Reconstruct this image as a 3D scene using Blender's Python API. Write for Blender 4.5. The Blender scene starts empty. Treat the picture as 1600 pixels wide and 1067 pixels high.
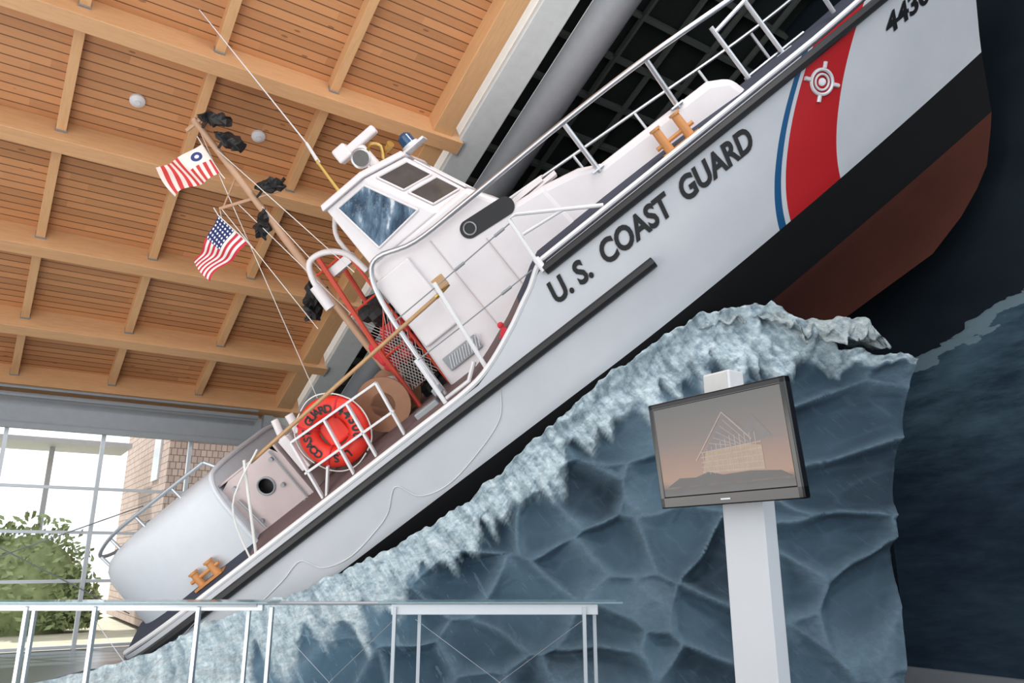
import bpy, bmesh, math, random
from mathutils import Vector, Matrix, noise
random.seed(7)
scn=bpy.context.scene
V3=Vector

# ------------------------------------------------------------------ helpers
def link(o,parent=None):
    bpy.context.collection.objects.link(o)
    if parent is not None: o.parent=parent
    return o
def empty(name,mat=None,parent=None):
    o=bpy.data.objects.new(name,None); o.empty_display_size=.2
    link(o,parent)
    if mat is not None: o.matrix_world=mat
    return o
def mesh(name,verts,faces,mat,parent=None,smooth=False,bevel=0,recalc=True,uvs=None):
    me=bpy.data.meshes.new(name); me.from_pydata([tuple(v) for v in verts],[],faces); me.update()
    if recalc:
        bm=bmesh.new(); bm.from_mesh(me); bmesh.ops.recalc_face_normals(bm,faces=bm.faces); bm.to_mesh(me); bm.free()
    if smooth:
        for p in me.polygons: p.use_smooth=True
    if mat: me.materials.append(mat)
    o=bpy.data.objects.new(name,me); link(o,parent)
    if bevel:
        b=o.modifiers.new("bevel","BEVEL"); b.width=bevel; b.segments=3; b.limit_method='ANGLE'; b.angle_limit=math.radians(35)
    return o
class Buf:
    """collects several primitives into one mesh"""
    def __init__(s): s.v=[]; s.f=[]
    def add(s,v,f):
        n=len(s.v); s.v+= [V3(q) for q in v]; s.f+=[tuple(i+n for i in q) for q in f]; return s
    def box(s,c,d,ax=None):
        c=V3(c); ax=ax or (V3((1,0,0)),V3((0,1,0)),V3((0,0,1)))
        v=[c+ax[0]*(i*d[0]/2)+ax[1]*(j*d[1]/2)+ax[2]*(k*d[2]/2) for i in(-1,1) for j in(-1,1) for k in(-1,1)]
        return s.add(v,[(0,1,3,2),(4,6,7,5),(0,4,5,1),(2,3,7,6),(0,2,6,4),(1,5,7,3)])
    def bar(s,a,b,w,h,upv=(0,0,1)):
        a=V3(a);b=V3(b);x=(b-a);L=x.length;x.normalize();y=V3(upv).cross(x)
        if y.length<1e-4: y=V3((0,1,0)).cross(x)
        y.normalize();z=x.cross(y)
        return s.box((a+b)/2,(L,w,h),(x,y,z))
    def tube(s,pts,r,n=10,closed=False):
        pts=[V3(p) for p in pts]; m=len(pts); t0=None; v=[]; 
        for i,p in enumerate(pts):
            if closed: t=pts[(i+1)%m]-pts[i-1]
            else: t=pts[min(i+1,m-1)]-pts[max(i-1,0)]
            t.normalize()
            if t0 is None:
                a=V3((0,0,1)) if abs(t.z)<.9 else V3((1,0,0))
                u=t.cross(a).normalized()
            else:
                u=(u-t*u.dot(t)).normalized()
            w=t.cross(u); t0=t
            rr=r[i] if isinstance(r,(list,tuple)) else r
            for k in range(n):
                A=2*math.pi*k/n; v.append(p+(u*math.cos(A)+w*math.sin(A))*rr)
        f=[]
        for i in range(m if closed else m-1):
            j=(i+1)%m
            for k in range(n):
                k2=(k+1)%n; f.append((i*n+k,i*n+k2,j*n+k2,j*n+k))
        if not closed: f+= [tuple(range(n))[::-1], tuple((m-1)*n+k for k in range(n))]
        return s.add(v,f)
    def cyl(s,a,b,r,r2=None,n=20):
        return s.tube([a,b],[r,r if r2 is None else r2],n)
    def sph(s,c,r,n=12,m=8,sc=(1,1,1)):
        c=V3(c); v=[];f=[]
        for i in range(m+1):
            th=math.pi*i/m
            for k in range(n):
                a=2*math.pi*k/n
                v.append(c+V3((math.sin(th)*math.cos(a)*sc[0],math.sin(th)*math.sin(a)*sc[1],math.cos(th)*sc[2]))*r)
        for i in range(m):
            for k in range(n):
                k2=(k+1)%n; f.append((i*n+k,i*n+k2,(i+1)*n+k2,(i+1)*n+k))
        return s.add(v,f)
    def prism(s,poly,t0,t1):
        """poly of (s,n) extruded along t (local y)"""
        n=len(poly); v=[V3((a,t0,b)) for a,b in poly]+[V3((a,t1,b)) for a,b in poly]
        f=[tuple(range(n)),tuple(range(2*n-1,n-1,-1))]+[(i,(i+1)%n,n+(i+1)%n,n+i) for i in range(n)]
        return s.add(v,f)
    def make(s,name,mat,parent=None,smooth=False,bevel=0):
        o=mesh(name,s.v,s.f,mat,parent,smooth,bevel)
        if smooth:
            try:
                o.data.set_sharp_from_angle(angle=math.radians(40))
            except Exception: pass
        return o
def cat(pts,k=6):
    pts=[V3(p) for p in pts]; out=[]
    for i in range(len(pts)-1):
        p0=pts[max(i-1,0)];p1=pts[i];p2=pts[i+1];p3=pts[min(i+2,len(pts)-1)]
        for j in range(k):
            t=j/k; out.append(.5*((2*p1)+(p2-p0)*t+(2*p0-5*p1+4*p2-p3)*t*t+(3*p1-p0-3*p2+p3)*t**3))
    out.append(pts[-1]); return out
def interp(x,tab):
    if x<=tab[0][0]: return tab[0][1]
    for (a,b),(c,d) in zip(tab,tab[1:]):
        if x<=c: return b+(d-b)*(x-a)/(c-a)
    return tab[-1][1]
def textmesh(body,size=1,shear=0,offset=0,align='LEFT'):
    cu=bpy.data.curves.new("txt","FONT"); cu.body=body; cu.size=size; cu.shear=shear; cu.offset=offset; cu.align_x=align
    cu.resolution_u=4
    o=bpy.data.objects.new("txt",cu); bpy.context.collection.objects.link(o)
    dg=bpy.context.evaluated_depsgraph_get(); dg.update()
    me=bpy.data.meshes.new_from_object(o.evaluated_get(dg))
    v=[V3(q.co) for q in me.vertices]; f=[tuple(p.vertices) for p in me.polygons]
    bpy.data.objects.remove(o); bpy.data.meshes.remove(me)
    return v,f

# ------------------------------------------------------------------ node helpers
class NT:
    def __init__(s,name):
        s.m=bpy.data.materials.new(name); s.m.use_nodes=True; s.nt=s.m.node_tree; s.n=s.nt.nodes
        s.b=s.n["Principled BSDF"]
    def _in(s,sock,val):
        if hasattr(val,'is_output') : s.nt.links.new(val,sock)
        else:
            if isinstance(val,(tuple,list)) and len(val)==3 and len(sock.default_value)==4: val=tuple(val)+(1,)
            sock.default_value=val
    def math(s,op,a,b=0,c=0):
        n=s.n.new("ShaderNodeMath"); n.operation=op
        s._in(n.inputs[0],a); s._in(n.inputs[1],b); s._in(n.inputs[2],c); return n.outputs[0]
    def mix(s,f,a,b):
        n=s.n.new("ShaderNodeMix"); n.data_type='RGBA'
        s._in(n.inputs[0],f); s._in(n.inputs[6],a); s._in(n.inputs[7],b); return n.outputs[2]
    def coord(s,kind="Object"):
        return s.n.new("ShaderNodeTexCoord").outputs[kind]
    def sep(s,v):
        n=s.n.new("ShaderNodeSeparateXYZ"); s.nt.links.new(v,n.inputs[0]); return n.outputs
    def comb(s,x,y,z):
        n=s.n.new("ShaderNodeCombineXYZ")
        for i,q in enumerate((x,y,z)): s._in(n.inputs[i],q)
        return n.outputs[0]
    def scale(s,v,sc):
        n=s.n.new("ShaderNodeMapping"); s.nt.links.new(v,n.inputs[0]); n.inputs[3].default_value=sc; return n.outputs[0]
    def noise(s,v,scale=5,detail=4,rough=.6):
        n=s.n.new("ShaderNodeTexNoise"); s.nt.links.new(v,n.inputs["Vector"]); n.inputs["Scale"].default_value=scale
        n.inputs["Detail"].default_value=detail; n.inputs["Roughness"].default_value=rough; return n.outputs[0]
    def white(s,v):
        n=s.n.new("ShaderNodeTexWhiteNoise"); n.noise_dimensions='1D'; s._in(n.inputs["W"],v); return n.outputs[0]
    def voro(s,v,scale=5,feature='DISTANCE_TO_EDGE'):
        n=s.n.new("ShaderNodeTexVoronoi"); n.feature=feature; s.nt.links.new(v,n.inputs["Vector"]); n.inputs["Scale"].default_value=scale; return n.outputs["Distance"]
    def ramp(s,f,stops):
        n=s.n.new("ShaderNodeValToRGB"); s.nt.links.new(f,n.inputs[0]); cr=n.color_ramp
        while len(cr.elements)<len(stops): cr.elements.new(.5)
        for e,(p,c) in zip(cr.elements,stops): e.position=p; e.color=tuple(c)+(1,)
        return n.outputs[0]
    def attr(s,name):
        n=s.n.new("ShaderNodeAttribute"); n.attribute_name=name; return n
    def bump(s,h,strength=.3,dist=.02):
        n=s.n.new("ShaderNodeBump"); n.inputs["Strength"].default_value=strength; n.inputs["Distance"].default_value=dist
        s.nt.links.new(h,n.inputs["Height"]); s.nt.links.new(n.outputs[0],s.b.inputs["Normal"])
    def out(s,col=None,rough=.5,metal=0,**k):
        if col is not None: s._in(s.b.inputs["Base Color"],col)
        s._in(s.b.inputs["Roughness"],rough); s._in(s.b.inputs["Metallic"],metal)
        for a,b in k.items(): s._in(s.b.inputs[a.replace("_"," ")],b)
        return s.m
def simple(name,col,rough=.5,metal=0,var=.12,scale=6,**k):
    t=NT(name); c=t.coord(); f=t.noise(c,scale,4)
    a=tuple(max(0,x*(1-var)) for x in col); b=tuple(min(1,x*(1+var)) for x in col)
    return t.out(t.mix(f,a,b),rough,metal,**k)

# ------------------------------------------------------------------ materials
m_white=simple("white_marine_paint",(.68,.68,.70),.38,var=.05)
m_whitepink=simple("cabin_white_paint",(.70,.665,.68),.4,var=.05)
m_pinkgrey=simple("locker_grey_paint",(.50,.42,.42),.5,var=.08)
m_black=simple("black_rubber",(.012,.012,.014),.55)
m_blackgloss=simple("black_gloss",(.008,.008,.01),.15)
m_deckaft=simple("deck_brown_nonskid",(.13,.085,.085),.9,scale=40,var=.3)
m_deckfwd=simple("deck_navy_nonskid",(.028,.034,.058),.9,scale=40,var=.3)
m_steel=simple("brushed_steel",(.62,.63,.66),.3,metal=.85,var=.05)
m_rail=simple("railing_steel",(.42,.46,.5),.4,metal=.6,var=.05)
m_greymetal=simple("grey_metal",(.28,.3,.32),.5,metal=.3)
m_bronze=simple("tan_bollard_paint",(.52,.23,.075),.45)
m_redframe=simple("red_painted_steel",(.50,.045,.02),.45)
m_ringred=simple("life_ring_red",(.75,.035,.018),.5,var=.15)
m_redcloth=simple("red_cloth",(.6,.03,.05),.8,var=.3,scale=12)
m_pole=simple("varnished_pole",(.42,.25,.12),.4,var=.25)
m_mast=simple("tan_mast_paint",(.50,.30,.19),.45)
m_reel=simple("reel_wood",(.32,.16,.09),.6,var=.3)
m_rope=simple("rope_white",(.70,.70,.68),.8)
m_net=simple("net_cord",(.45,.42,.40),.8)
m_brass=simple("brass",(.6,.4,.12),.3,metal=.9)
m_blueglass=simple("blue_beacon",(.02,.07,.16),.12)
m_hullw=simple("stern_house_paint",(.56,.60,.65),.4,var=.05)
# hull paint: white with racing stripe, black boot-top, red bottom
def hullmat():
    t=NT("hull_paint"); x,y,z=t.sep(t.coord())
    h=t.math('MULTIPLY',z,-1)
    h1=t.math('SUBTRACT',h,.11); h2=t.math('SUBTRACT',h,.5)
    e=t.math('ADD',3.58,t.math('ADD',t.math('MULTIPLY',h1,-1.205),t.math('MULTIPLY',t.math('MULTIPLY',h1,h2),.43)))
    q=t.math('SUBTRACT',x,e)
    above=t.math('GREATER_THAN',z,-1.36)
    def band(a,b): return t.math('MULTIPLY',t.math('MULTIPLY',t.math('GREATER_THAN',q,a),t.math('LESS_THAN',q,b)),above)
    nz=t.noise(t.coord(),1.3,5)
    c=t.mix(nz,(.50,.52,.56),(.63,.64,.67))
    c=t.mix(band(0,.79),c,(.46,.016,.02))
    c=t.mix(band(-.17,-.07),c,(.012,.09,.22))
    c=t.mix(t.math('LESS_THAN',z,-1.36),c,(.004,.004,.005))
    c=t.mix(t.math('LESS_THAN',z,-2.05),c,t.mix(nz,(.05,.013,.008),(.10,.026,.015)))
    rough=t.math('ADD',.4,t.math('MULTIPLY',t.math('LESS_THAN',z,-1.36),.5))
    return t.out(c,rough,0,Specular_IOR_Level=.3)
m_hull=hullmat()
def wood(name,base,dark,planks=0,along=0,gap=True):
    t=NT(name); co=t.coord(); x,y,z=t.sep(co)
    grain=t.noise(t.scale(co,(1.5,14,14) if along==0 else (14,1.5,14)),2.2,5,.65)
    c=t.mix(grain,dark,base)
    if planks:
        a=y if along==0 else x
        k=t.math('MULTIPLY',a,planks); fl=t.math('FLOOR',k); fr=t.math('FRACT',k)
        r=t.white(fl)
        c=t.mix(t.math('MULTIPLY',r,.45),c,tuple(v*.60 for v in base))
        bl=t.math('FLOOR',t.math('ADD',t.math('MULTIPLY',x if along==0 else y,.35),t.math('MULTIPLY',r,9)))
        r2=t.white(t.math('ADD',bl,t.math('MULTIPLY',fl,13.7)))
        c=t.mix(t.math('MULTIPLY',r2,.45),c,tuple(min(1,v*1.35) for v in base))
        g=t.math('LESS_THAN',fr,.12)
        c=t.mix(t.math('MULTIPLY',g,.85),c,tuple(v*.2 for v in dark))
        kn=t.voro(t.scale(co,(1.6,5,1)),1.0,'F1')
        c=t.mix(t.math('MULTIPLY',t.math('LESS_THAN',kn,.08),.65),c,tuple(v*.4 for v in dark))
    return t.out(c,.5)
m_plank=wood("cedar_plank_ceiling",(.60,.295,.13),(.40,.17,.07),planks=7.0)
m_beam=wood("glulam_beam",(.72,.43,.22),(.52,.27,.125))
m_beamv=wood("purlin_wood",(.76,.46,.235),(.55,.29,.13),along=1)

# ------------------------------------------------------------------ boat frame
Xb=V3((0.7776,-0.3142,0.5446)); Yb=V3((0.0719,0.9050,0.4193)); Zb=V3((-0.6246,-0.2869,0.7263)); Ob=V3((0.3583,8.0536,4.7243))
MB=Matrix(((Xb.x,Yb.x,Zb.x,Ob.x),(Xb.y,Yb.y,Zb.y,Ob.y),(Xb.z,Yb.z,Zb.z,Ob.z),(0,0,0,1)))
boat=empty("motor_lifeboat",MB)
TC=1.95
STEM=[(-3.2,3.6),(-3.01,4.39),(-2.65,5.12),(-2.09,5.58),(-1.28,5.94),(-.39,6.42),(.1,6.72)]
BEAM=[(-3.1,.05),(-2.05,1.45),(-1.36,1.86),(-.65,1.95),(.2,1.97)]
POW=[(-3.1,1.2),(-2.05,1.45),(-1.36,1.65),(0,2.05)]
def halfb(s,n):
    st=interp(n,STEM); x=max(0,min(1,(st-s)/6.0))
    tp=1-(1-x)**interp(n,POW)
    a=1.0
    if s<-5.6:
        q=min(1,(-5.6-s)/2.6); a=max(0,1-q**2.6)**(1/2.6)
    return interp(n,BEAM)*tp*a
def ntop(s):
    return interp(s,[(-1.4,-.58),(-1.15,-.50),(-.74,-.34),(-.25,-.10),(-.02,.05),(4,.06),(6.8,.16)])
def wlv(s): return interp(s,[(-8.2,-.95),(-6.2,-1.36),(9,-1.36)])
def kv(s): 
    m=interp(s,[(-8.2,.12),(-2,.85),(2,1.0)])
    return wlv(s)-1.74*m
def hull():
    NS=90
    R=[('a',k/8) for k in range(9)]+[('b',k/5) for k in range(1,6)]+[('c',k/6) for k in range(1,7)]
    grid=[]
    for i in range(NS+1):
        u=i/NS
        col=[]
        for kind,k in R:
            s=-8.2+(6.7+8.2)*u
            for it in range(4):
                wl=wlv(s); l3=wl-.69*interp(s,[(-8.2,.12),(-2,1),(9,1)]); 
                if kind=='a': n=ntop(s)*(1-k)+wl*k
                elif kind=='b': n=wl*(1-k)+l3*k
                else: n=l3*(1-k)+kv(s)*k
                st=interp(n,STEM); s=-8.2+(st+8.2)*u
            nn=n
            if kind!='a':
                full=(-1.36,-2.05,-3.1); 
                if kind=='b': nn=full[0]*(1-k)+full[1]*k
                else: nn=full[1]*(1-k)+full[2]*k
                if s>0: nn=n
            hb=halfb(s,nn)
            if u>=1: hb=0
            col.append((s,hb,n))
        grid.append(col)
    m=len(R); v=[];f=[]
    for side in(-1,1):
        base=len(v)
        for col in grid:
            for s,hb,n in col: v.append((s,TC+side*hb,n))
        for i in range(NS):
            for j in range(m-1):
                a=base+i*m+j; f.append((a,a+1,a+m+1,a+m))
    return mesh("hull",v,f,m_hull,boat,smooth=True)
hull()
# decks
def deck(name,s0,s1,mat,k=40):
    v=[];f=[];M=12
    for i in range(k+1):
        s=s0+(s1-s0)*i/k; nt=ntop(s)-.01; hb=halfb(s,nt)-.01
        for j in range(M+1):
            q=-1+2*j/M; t=q*hb; d=hb-abs(t)
            v.append((s,TC+t,nt+.17*min(1,d/.6)))
    for i in range(k):
        for j in range(M):
            a=i*(M+1)+j; f.append((a,a+1,a+M+2,a+M+1))
    mesh(name,v,f,mat,boat,smooth=True)
deck("stern_deck",-8.15,-5.15,m_deckfwd,20); deck("aft_deck",-5.15,-.5,m_deckaft); deck("fore_deck",-.5,6.6,m_deckfwd)
# rub rails / sheer edge
def edge(s,n,out): return V3((s,TC-halfb(s,n)-out,n))
def edgep(s,n,out): return V3((s,TC+halfb(s,n)+out,n))
for nm,fn in(("starboard",edge),("port",edgep)):
    b=Buf(); 
    b.tube([fn(s/10*1.0,-.70,.02) for s in range(-80,11,2)],.065,8)
    b.make(nm+"_lower_rub_rail",m_black,boat,True)
    b=Buf(); b.tube([fn(s/10,-.015+ .0,.03) for s in range(0,66,3)],.062,8); b.make(nm+"_upper_rub_rail",m_black,boat,True)
    b=Buf(); b.tube(cat([fn(s,ntop(s)+.03,-.02) for s in (-7.6,-6.5,-5,-3.5,-2.4,-1.6,-1.2,-.74,-.42,-.25,-.08,0.0)],5),.036,8)
    b.tube([fn(s/10,ntop(s/10)+.05,-.03) for s in range(0,66,3)],.03,8)
    b.make(nm+"_sheer_tube",m_white,boat,True)
b=Buf()
b.tube([edge(0.0,.15,-.0),edge(.0,-.02,.04)],.04,8); b.make("step_post",m_white,boat,True)
# ---------- lettering on hull
def hulltext(name,body,s0,s1,n0,h,shear=.25,off=.028,mat=None):
    v,f=textmesh(body,1,shear,off); x0=min(q.x for q in v); x1=max(q.x for q in v); y1=max(q.y for q in v if True)
    out=[]
    for q in v:
        s=s0+(q.x-x0)/(x1-x0)*(s1-s0); n=n0+q.y/y1*h
        out.append((s,TC-halfb(s,n)-.012,n))
    mesh(name,out,f,mat,boat,recalc=False)
m_ink=simple("black_lettering",(.008,.008,.010),.5)
hulltext("lettering_us_coast_guard","U. S.  COAST  GUARD",-.12,2.68,-.40,.255,off=.036,mat=m_ink)
hulltext("lettering_hull_number","44300",4.74,5.75,-.40,.20,off=.036,mat=m_ink)
# plain stand-in emblem on the stripe
b=Buf(); ec=(3.70,-.32)
def ep(ds,dn): 
    s=ec[0]+ds;n=ec[1]+dn; return V3((s,TC-halfb(s,n)-.014,n))
b.tube([ep(.135*math.cos(a*math.pi/16),.135*math.sin(a*math.pi/16)) for a in range(32)],.02,6,closed=True)
b.tube([ep(.085*math.cos(a*math.pi/16),.085*math.sin(a*math.pi/16)) for a in range(32)],.014,6,closed=True)
b.sph(ep(0,0),.045,sc=(1,.3,1))
for a in range(4):
    A=a*math.pi/2+.78; b.tube([ep(.15*math.cos(A),.15*math.sin(A)),ep(.22*math.cos(A),.22*math.sin(A))],.024,6)
b.make("stripe_mark",m_white,boat)
# ---------- cabin + trunk
def cabin():
    b=Buf(); b.prism([(-1.86,-.62),(-1.72,1.33),(-.17,1.33),(.13,.82),(.57,.76),(.63,.0),(-.8,-.6)],.6,3.3); b.make("cabin_house",m_whitepink,boat,bevel=.07)
    b=Buf(); b.prism([(.4,0),(.4,.80),(1.0,.66),(1.25,.53),(2.75,.50),(2.98,.36),(3.06,0.05)],.62,3.28); b.make("trunk_cabin",m_whitepink,boat,bevel=.09)
    b=Buf(); b.box((-1.5,.565,.62),(.52,.07,1.0)); b.make("side_locker",m_whitepink,boat,bevel=.03)
    b=Buf(); b.box((-.9,.597,.35),(.012,.012,1.5)); b.box((-.35,.597,.2),(.012,.012,1.0)); b.make("panel_seams",m_pinkgrey,boat)
cabin()
# pilothouse
bt=[(-1.66,.6),(-.63,.6),(-.2,1.25),(-.2,2.65),(-.63,3.3),(-1.66,3.3)]
tp=[(-1.66,.6),(-1.05,.6),(-.58,1.2),(-.58,2.7),(-1.05,3.3),(-1.66,3.3)]
v=[(s,t,1.30) for s,t in bt]+[(s,t,2.17) for s,t in tp]
f=[tuple(range(6)),tuple(range(11,5,-1))]+[(i,(i+1)%6,6+(i+1)%6,6+i) for i in range(6)]
mesh("pilothouse",v,f,m_whitepink,boat,bevel=.025)
cx,cy=-1.15,1.95
v=[(cx+(s-cx)*1.06,cy+(t-cy)*1.05,2.17) for s,t in tp]+[(cx+(s-cx)*1.03,cy+(t-cy)*1.03,2.25) for s,t in tp]+[(cx+(s-cx)*.8,cy+(t-cy)*.8,2.31) for s,t in tp]
f=[tuple(range(6)),tuple(range(17,11,-1))]+[(r*6+i,r*6+(i+1)%6,r*6+6+(i+1)%6,r*6+6+i) for r in(0,1) for i in range(6)]
mesh("pilothouse_roof",v,f,m_whitepink,boat,bevel=.02)
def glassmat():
    t=NT("wrapped_glass_painted_glints"); co=t.coord(); x,y,z=t.sep(co)
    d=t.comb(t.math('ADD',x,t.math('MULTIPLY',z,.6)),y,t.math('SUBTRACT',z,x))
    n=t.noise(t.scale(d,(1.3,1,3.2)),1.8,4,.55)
    c=t.ramp(n,[(.38,(.03,.055,.09)),(.50,(.07,.12,.18)),(.60,(.16,.23,.31)),(.68,(.62,.66,.71))])  # pale streaks paint reflections on the wrinkled plastic into the colour
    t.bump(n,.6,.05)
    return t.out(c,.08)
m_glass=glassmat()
m_darkglass=simple("dark_glass",(.075,.072,.07),.08,var=.6,scale=3)
def pane(name,corners,mat,off,fr=.022):
    c=[V3(q) for q in corners]; nrm=(c[1]-c[0]).cross(c[3]-c[0]).normalized()
    if (nrm.dot(V3(off)))<0: nrm=-nrm
    c=[q+nrm*.012 for q in c]
    mesh(name,c,[(0,1,2,3)],mat,boat)
    b=Buf()
    for i in range(4): b.tube([c[i],c[(i+1)%4]],fr,6)
    b.make(name+"_frame",m_whitepink,boat,True)
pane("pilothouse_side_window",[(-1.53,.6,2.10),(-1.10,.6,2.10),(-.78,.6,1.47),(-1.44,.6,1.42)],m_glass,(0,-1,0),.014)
bl,br,tr,tl=[V3(q) for q in((-.63,.6,1.33),(-.2,1.25,1.33),(-.58,1.2,2.17),(-1.05,.6,2.17))]
def bil(u,w): return (bl*(1-u)+br*u)*(1-w)+(tl*(1-u)+tr*u)*w
pane("pilothouse_corner_window_upper",[bil(.14,.52),bil(.88,.52),bil(.88,.9),bil(.14,.9)],m_darkglass,(1,-1,0),.014)
pane("pilothouse_corner_window_lower",[bil(.14,.1),bil(.88,.1),bil(.88,.45),bil(.14,.45)],m_darkglass,(1,-1,0),.014)
pane("pilothouse_front_window",[(-.24,1.4,1.42),(-.24,2.5,1.42),(-.54,2.5,2.08),(-.54,1.4,2.08)],m_darkglass,(1,0,0),.016)
# black oval plate with port light
K=32;a0=V3((-.44,0,.91));a1=V3((.06,0,.85))
pts=[]
ax=(a1-a0).normalized(); pn=V3((-ax.z,0,ax.x))
for k in range(K):
    A=2*math.pi*k/K; c=a1 if math.cos(A)>0 else a0
    pts.append(c+ax*(.115*math.cos(A))+pn*(.115*math.sin(A)))
v=[V3((p.x,.588,p.z)) for p in pts]+[V3((p.x,.60,p.z)) for p in pts]
mesh("porthole_plate",v,[tuple(range(K))]+[(i,(i+1)%K,K+(i+1)%K,K+i) for i in range(K)],m_black,boat)
b=Buf(); b.tube([(-.43+.075*math.cos(k*math.pi/12),.58,.91+.075*math.sin(k*math.pi/12)) for k in range(24)],.010,6,closed=True); b.make("porthole_ring",m_greymetal,boat,True)
# louvre vent
b=Buf(); b.box((-1.45,.565,-.2),(.50,.03,.19)); b.make("side_vent",m_greymetal,boat,bevel=.01)
b=Buf()
for k in range(12): b.bar((-1.67+k*.04,.545,-.27),(-1.60+k*.04,.545,-.13),.01,.008)
b.make("side_vent_mesh",m_white,boat)
# red valve
b=Buf(); b.cyl((-.83,.3,-.45),(-.83,.3,-.22),.03); b.cyl((-.93,.3,-.33),(-.72,.3,-.33),.025); b.sph((-.83,.3,-.21),.04); b.cyl((-.83,.24,-.30),(-.83,.18,-.30),.05); b.make("fire_hydrant_valve",m_redcloth,boat,True)
# ---------- grab rail along the cabin and fore deck railing
b=Buf()
ra=cat([(-1.93,.5,-.5),(-1.90,.47,.05),(-1.82,.45,.8),(-1.70,.45,1.20),(-1.49,.45,1.33),(-1.02,.45,1.19),(-.2,.45,1.17),(1.18,.45,1.16),(2.32,.45,1.12),(3.45,.5,1.03),(4.5,.85,1.0),(5.5,1.3,1.0),(6.3,1.8,1.0)],5)
b.tube(ra,.033,10)
for s,t,n in((1.18,.62,1.16),(2.32,.62,1.12)):
    b.tube([(s,t-.15,n),(s,t+.02,.46)],.032,8); b.box((s,t+.02,.50),(.16,.12,.02))
for s,t in((4.4,1.0),(5.3,1.35)): b.tube([(s,t-.1,1.0),(s,t,.2)],.028,8)
b.make("starboard_grab_rail",m_steel,boat,True)
b=Buf()
b.tube(cat([(-.1,3.4,1.07),(.07,3.45,1.06),(2.28,3.45,.89),(4.37,3.3,.72),(6.2,2.2,.7)],6),.026,8)
for s in(.1,1.2,2.3,3.4,4.3): b.tube([(s,3.45,interp(s,[(0,1.06),(4.4,.72)])),(s,3.45,.1)],.024,8)
b.make("port_deck_rail",m_steel,boat,True)
b=Buf()
for s in(3.28,3.76): b.tube([(s,1.2,.98),(s,1.2,.18)],.03,8); b.box((s,1.2,.20),(.2,.14,.03))
b.tube([(3.28,1.2,.9),(3.76,1.2,.97),(5.2,1.6,1.0)],.028,8); b.tube([(3.25,1.25,.24),(4.1,1.25,.24)],.02,8)
b.make("fore_deck_rail",m_steel,boat,True)
b=Buf(); b.box((.35,.9,.84),(.5,.35,.06)); b.box((.5,2.2,.86),(.6,.6,.06)); b.tube([(.1,.75,.9),(.6,.75,.86),(.62,1.1,.88)],.02,6); b.make("trunk_hatches",m_whitepink,boat,bevel=.02)
# bollards
def bollard(name,s,t,n,sp=.27,h=.30):
    b=Buf()
    for d in(-sp/2,sp/2):
        b.tube([(s+d,t,n-.02),(s+d,t,n+h)],[.055,.05],14); b.tube([(s+d,t,n+h),(s+d,t,n+h+.03)],.066,14)
    b.box((s,t,n+.01),(sp+.2,.16,.03)); b.tube([(s-sp/2-.11,t,n+.12),(s+sp/2+.11,t,n+.12)],.025,8)
    b.make(name,m_bronze,boat,True)
bollard("fore_bollard",2.05,.36,.12); bollard("aft_bollard",-5.9,.42,-.48,.27,.2)
b=Buf()
b.tube([(-.02,.12,.10),(.03,.12,.68),(.12,.12,.68),(.95,.12,.14)],.024,8); b.tube([(.05,.12,.45),(.6,.12,.38)],.02,8)
for s in(-1.22,):
    b.tube([(s+.12,.14,.66),(s-.04,.14,-.55)],.028,8)
b.tube([(-1.85,.14,.10),(-1.9,.14,-.52)],.028,8)
b.tube([(-1.9,.3,-.50),(-1.55,.3,-.50),(-1.35,.3,-.35)],.03,8)
b.make("deck_stanchions",m_white,boat,True)
b=Buf()
b.tube([(-1.75,.14,.60),(-1.1,.14,.61),(.03,.14,.64)],.009,6); b.tube([(-1.9,.14,.08),(-1.2,.14,.07),(-.12,.14,.07)],.009,6)
for s,n in((-.15,.635),(-.75,.62),(-.5,.07)): b.tube([(s-.07,.14,n),(s+.07,.14,n)],.018,8)
b.make("lifelines",m_greymetal,boat,True)
# rope swags on the hull
b=Buf()
def hp(s,n): return (s,TC-halfb(s,n)-.010,n)
swag=[(-5.3,-1.05),(-4.9,-1.0),(-4.55,-.94),(-4.4,-1.18),(-4.05,-1.28),(-3.6,-1.22),(-3.3,-1.13),(-3.0,-.93),(-2.85,-1.2),(-2.5,-1.30),(-2.0,-1.22),(-1.5,-1.05),(-1.26,-.78)]
b.tube(cat([hp(q[0],q[1]) for q in swag],8),.006,6)
b.make("hull_grab_rope",m_rope,boat,True)
# ---------- aft survivors' house with rounded stern
def sternhouse():
    K=36; v=[];f=[]
    lev=[(-.62,1.0,0),(.0,1.0,0),(.28,.99,.0),(.44,.96,.03),(.54,.90,.07),(.60,.80,.13),(.64,.6,.3),(.66,.3,.8),(.67,.02,1.3)]
    ring=[]
    for k in range(K+1):
        A=-math.pi/2-math.pi*k/K
        x=math.cos(A);y=math.sin(A)
        e=2.6
        px=-(abs(x)**(2/e))*1.62; py=(abs(y)**(2/e))*(1 if y>0 else -1)*1.42
        ring.append((px,py))
    for n,sc,ins in lev:
        v.append((-5.12,TC-1.42*sc,n)) 
        for px,py in ring: v.append((-6.15+px*(sc if sc<.99 else 1),TC+py*sc,n-.0))
        v.append((-5.12,TC+1.42*sc,n))
    m=K+3
    for r in range(len(lev)-1):
        for k in range(m-1): a=r*m+k; f.append((a,a+1,a+m+1,a+m))
    f.append(tuple([r*m for r in range(len(lev))]+[r*m+m-1 for r in range(len(lev)-1,-1,-1)]))
    o=mesh("survivor_compartment",v,f,m_hullw,boat,smooth=True)
    try:o.data.set_sharp_from_angle(angle=math.radians(50))
    except Exception: pass
sternhouse()
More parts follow.
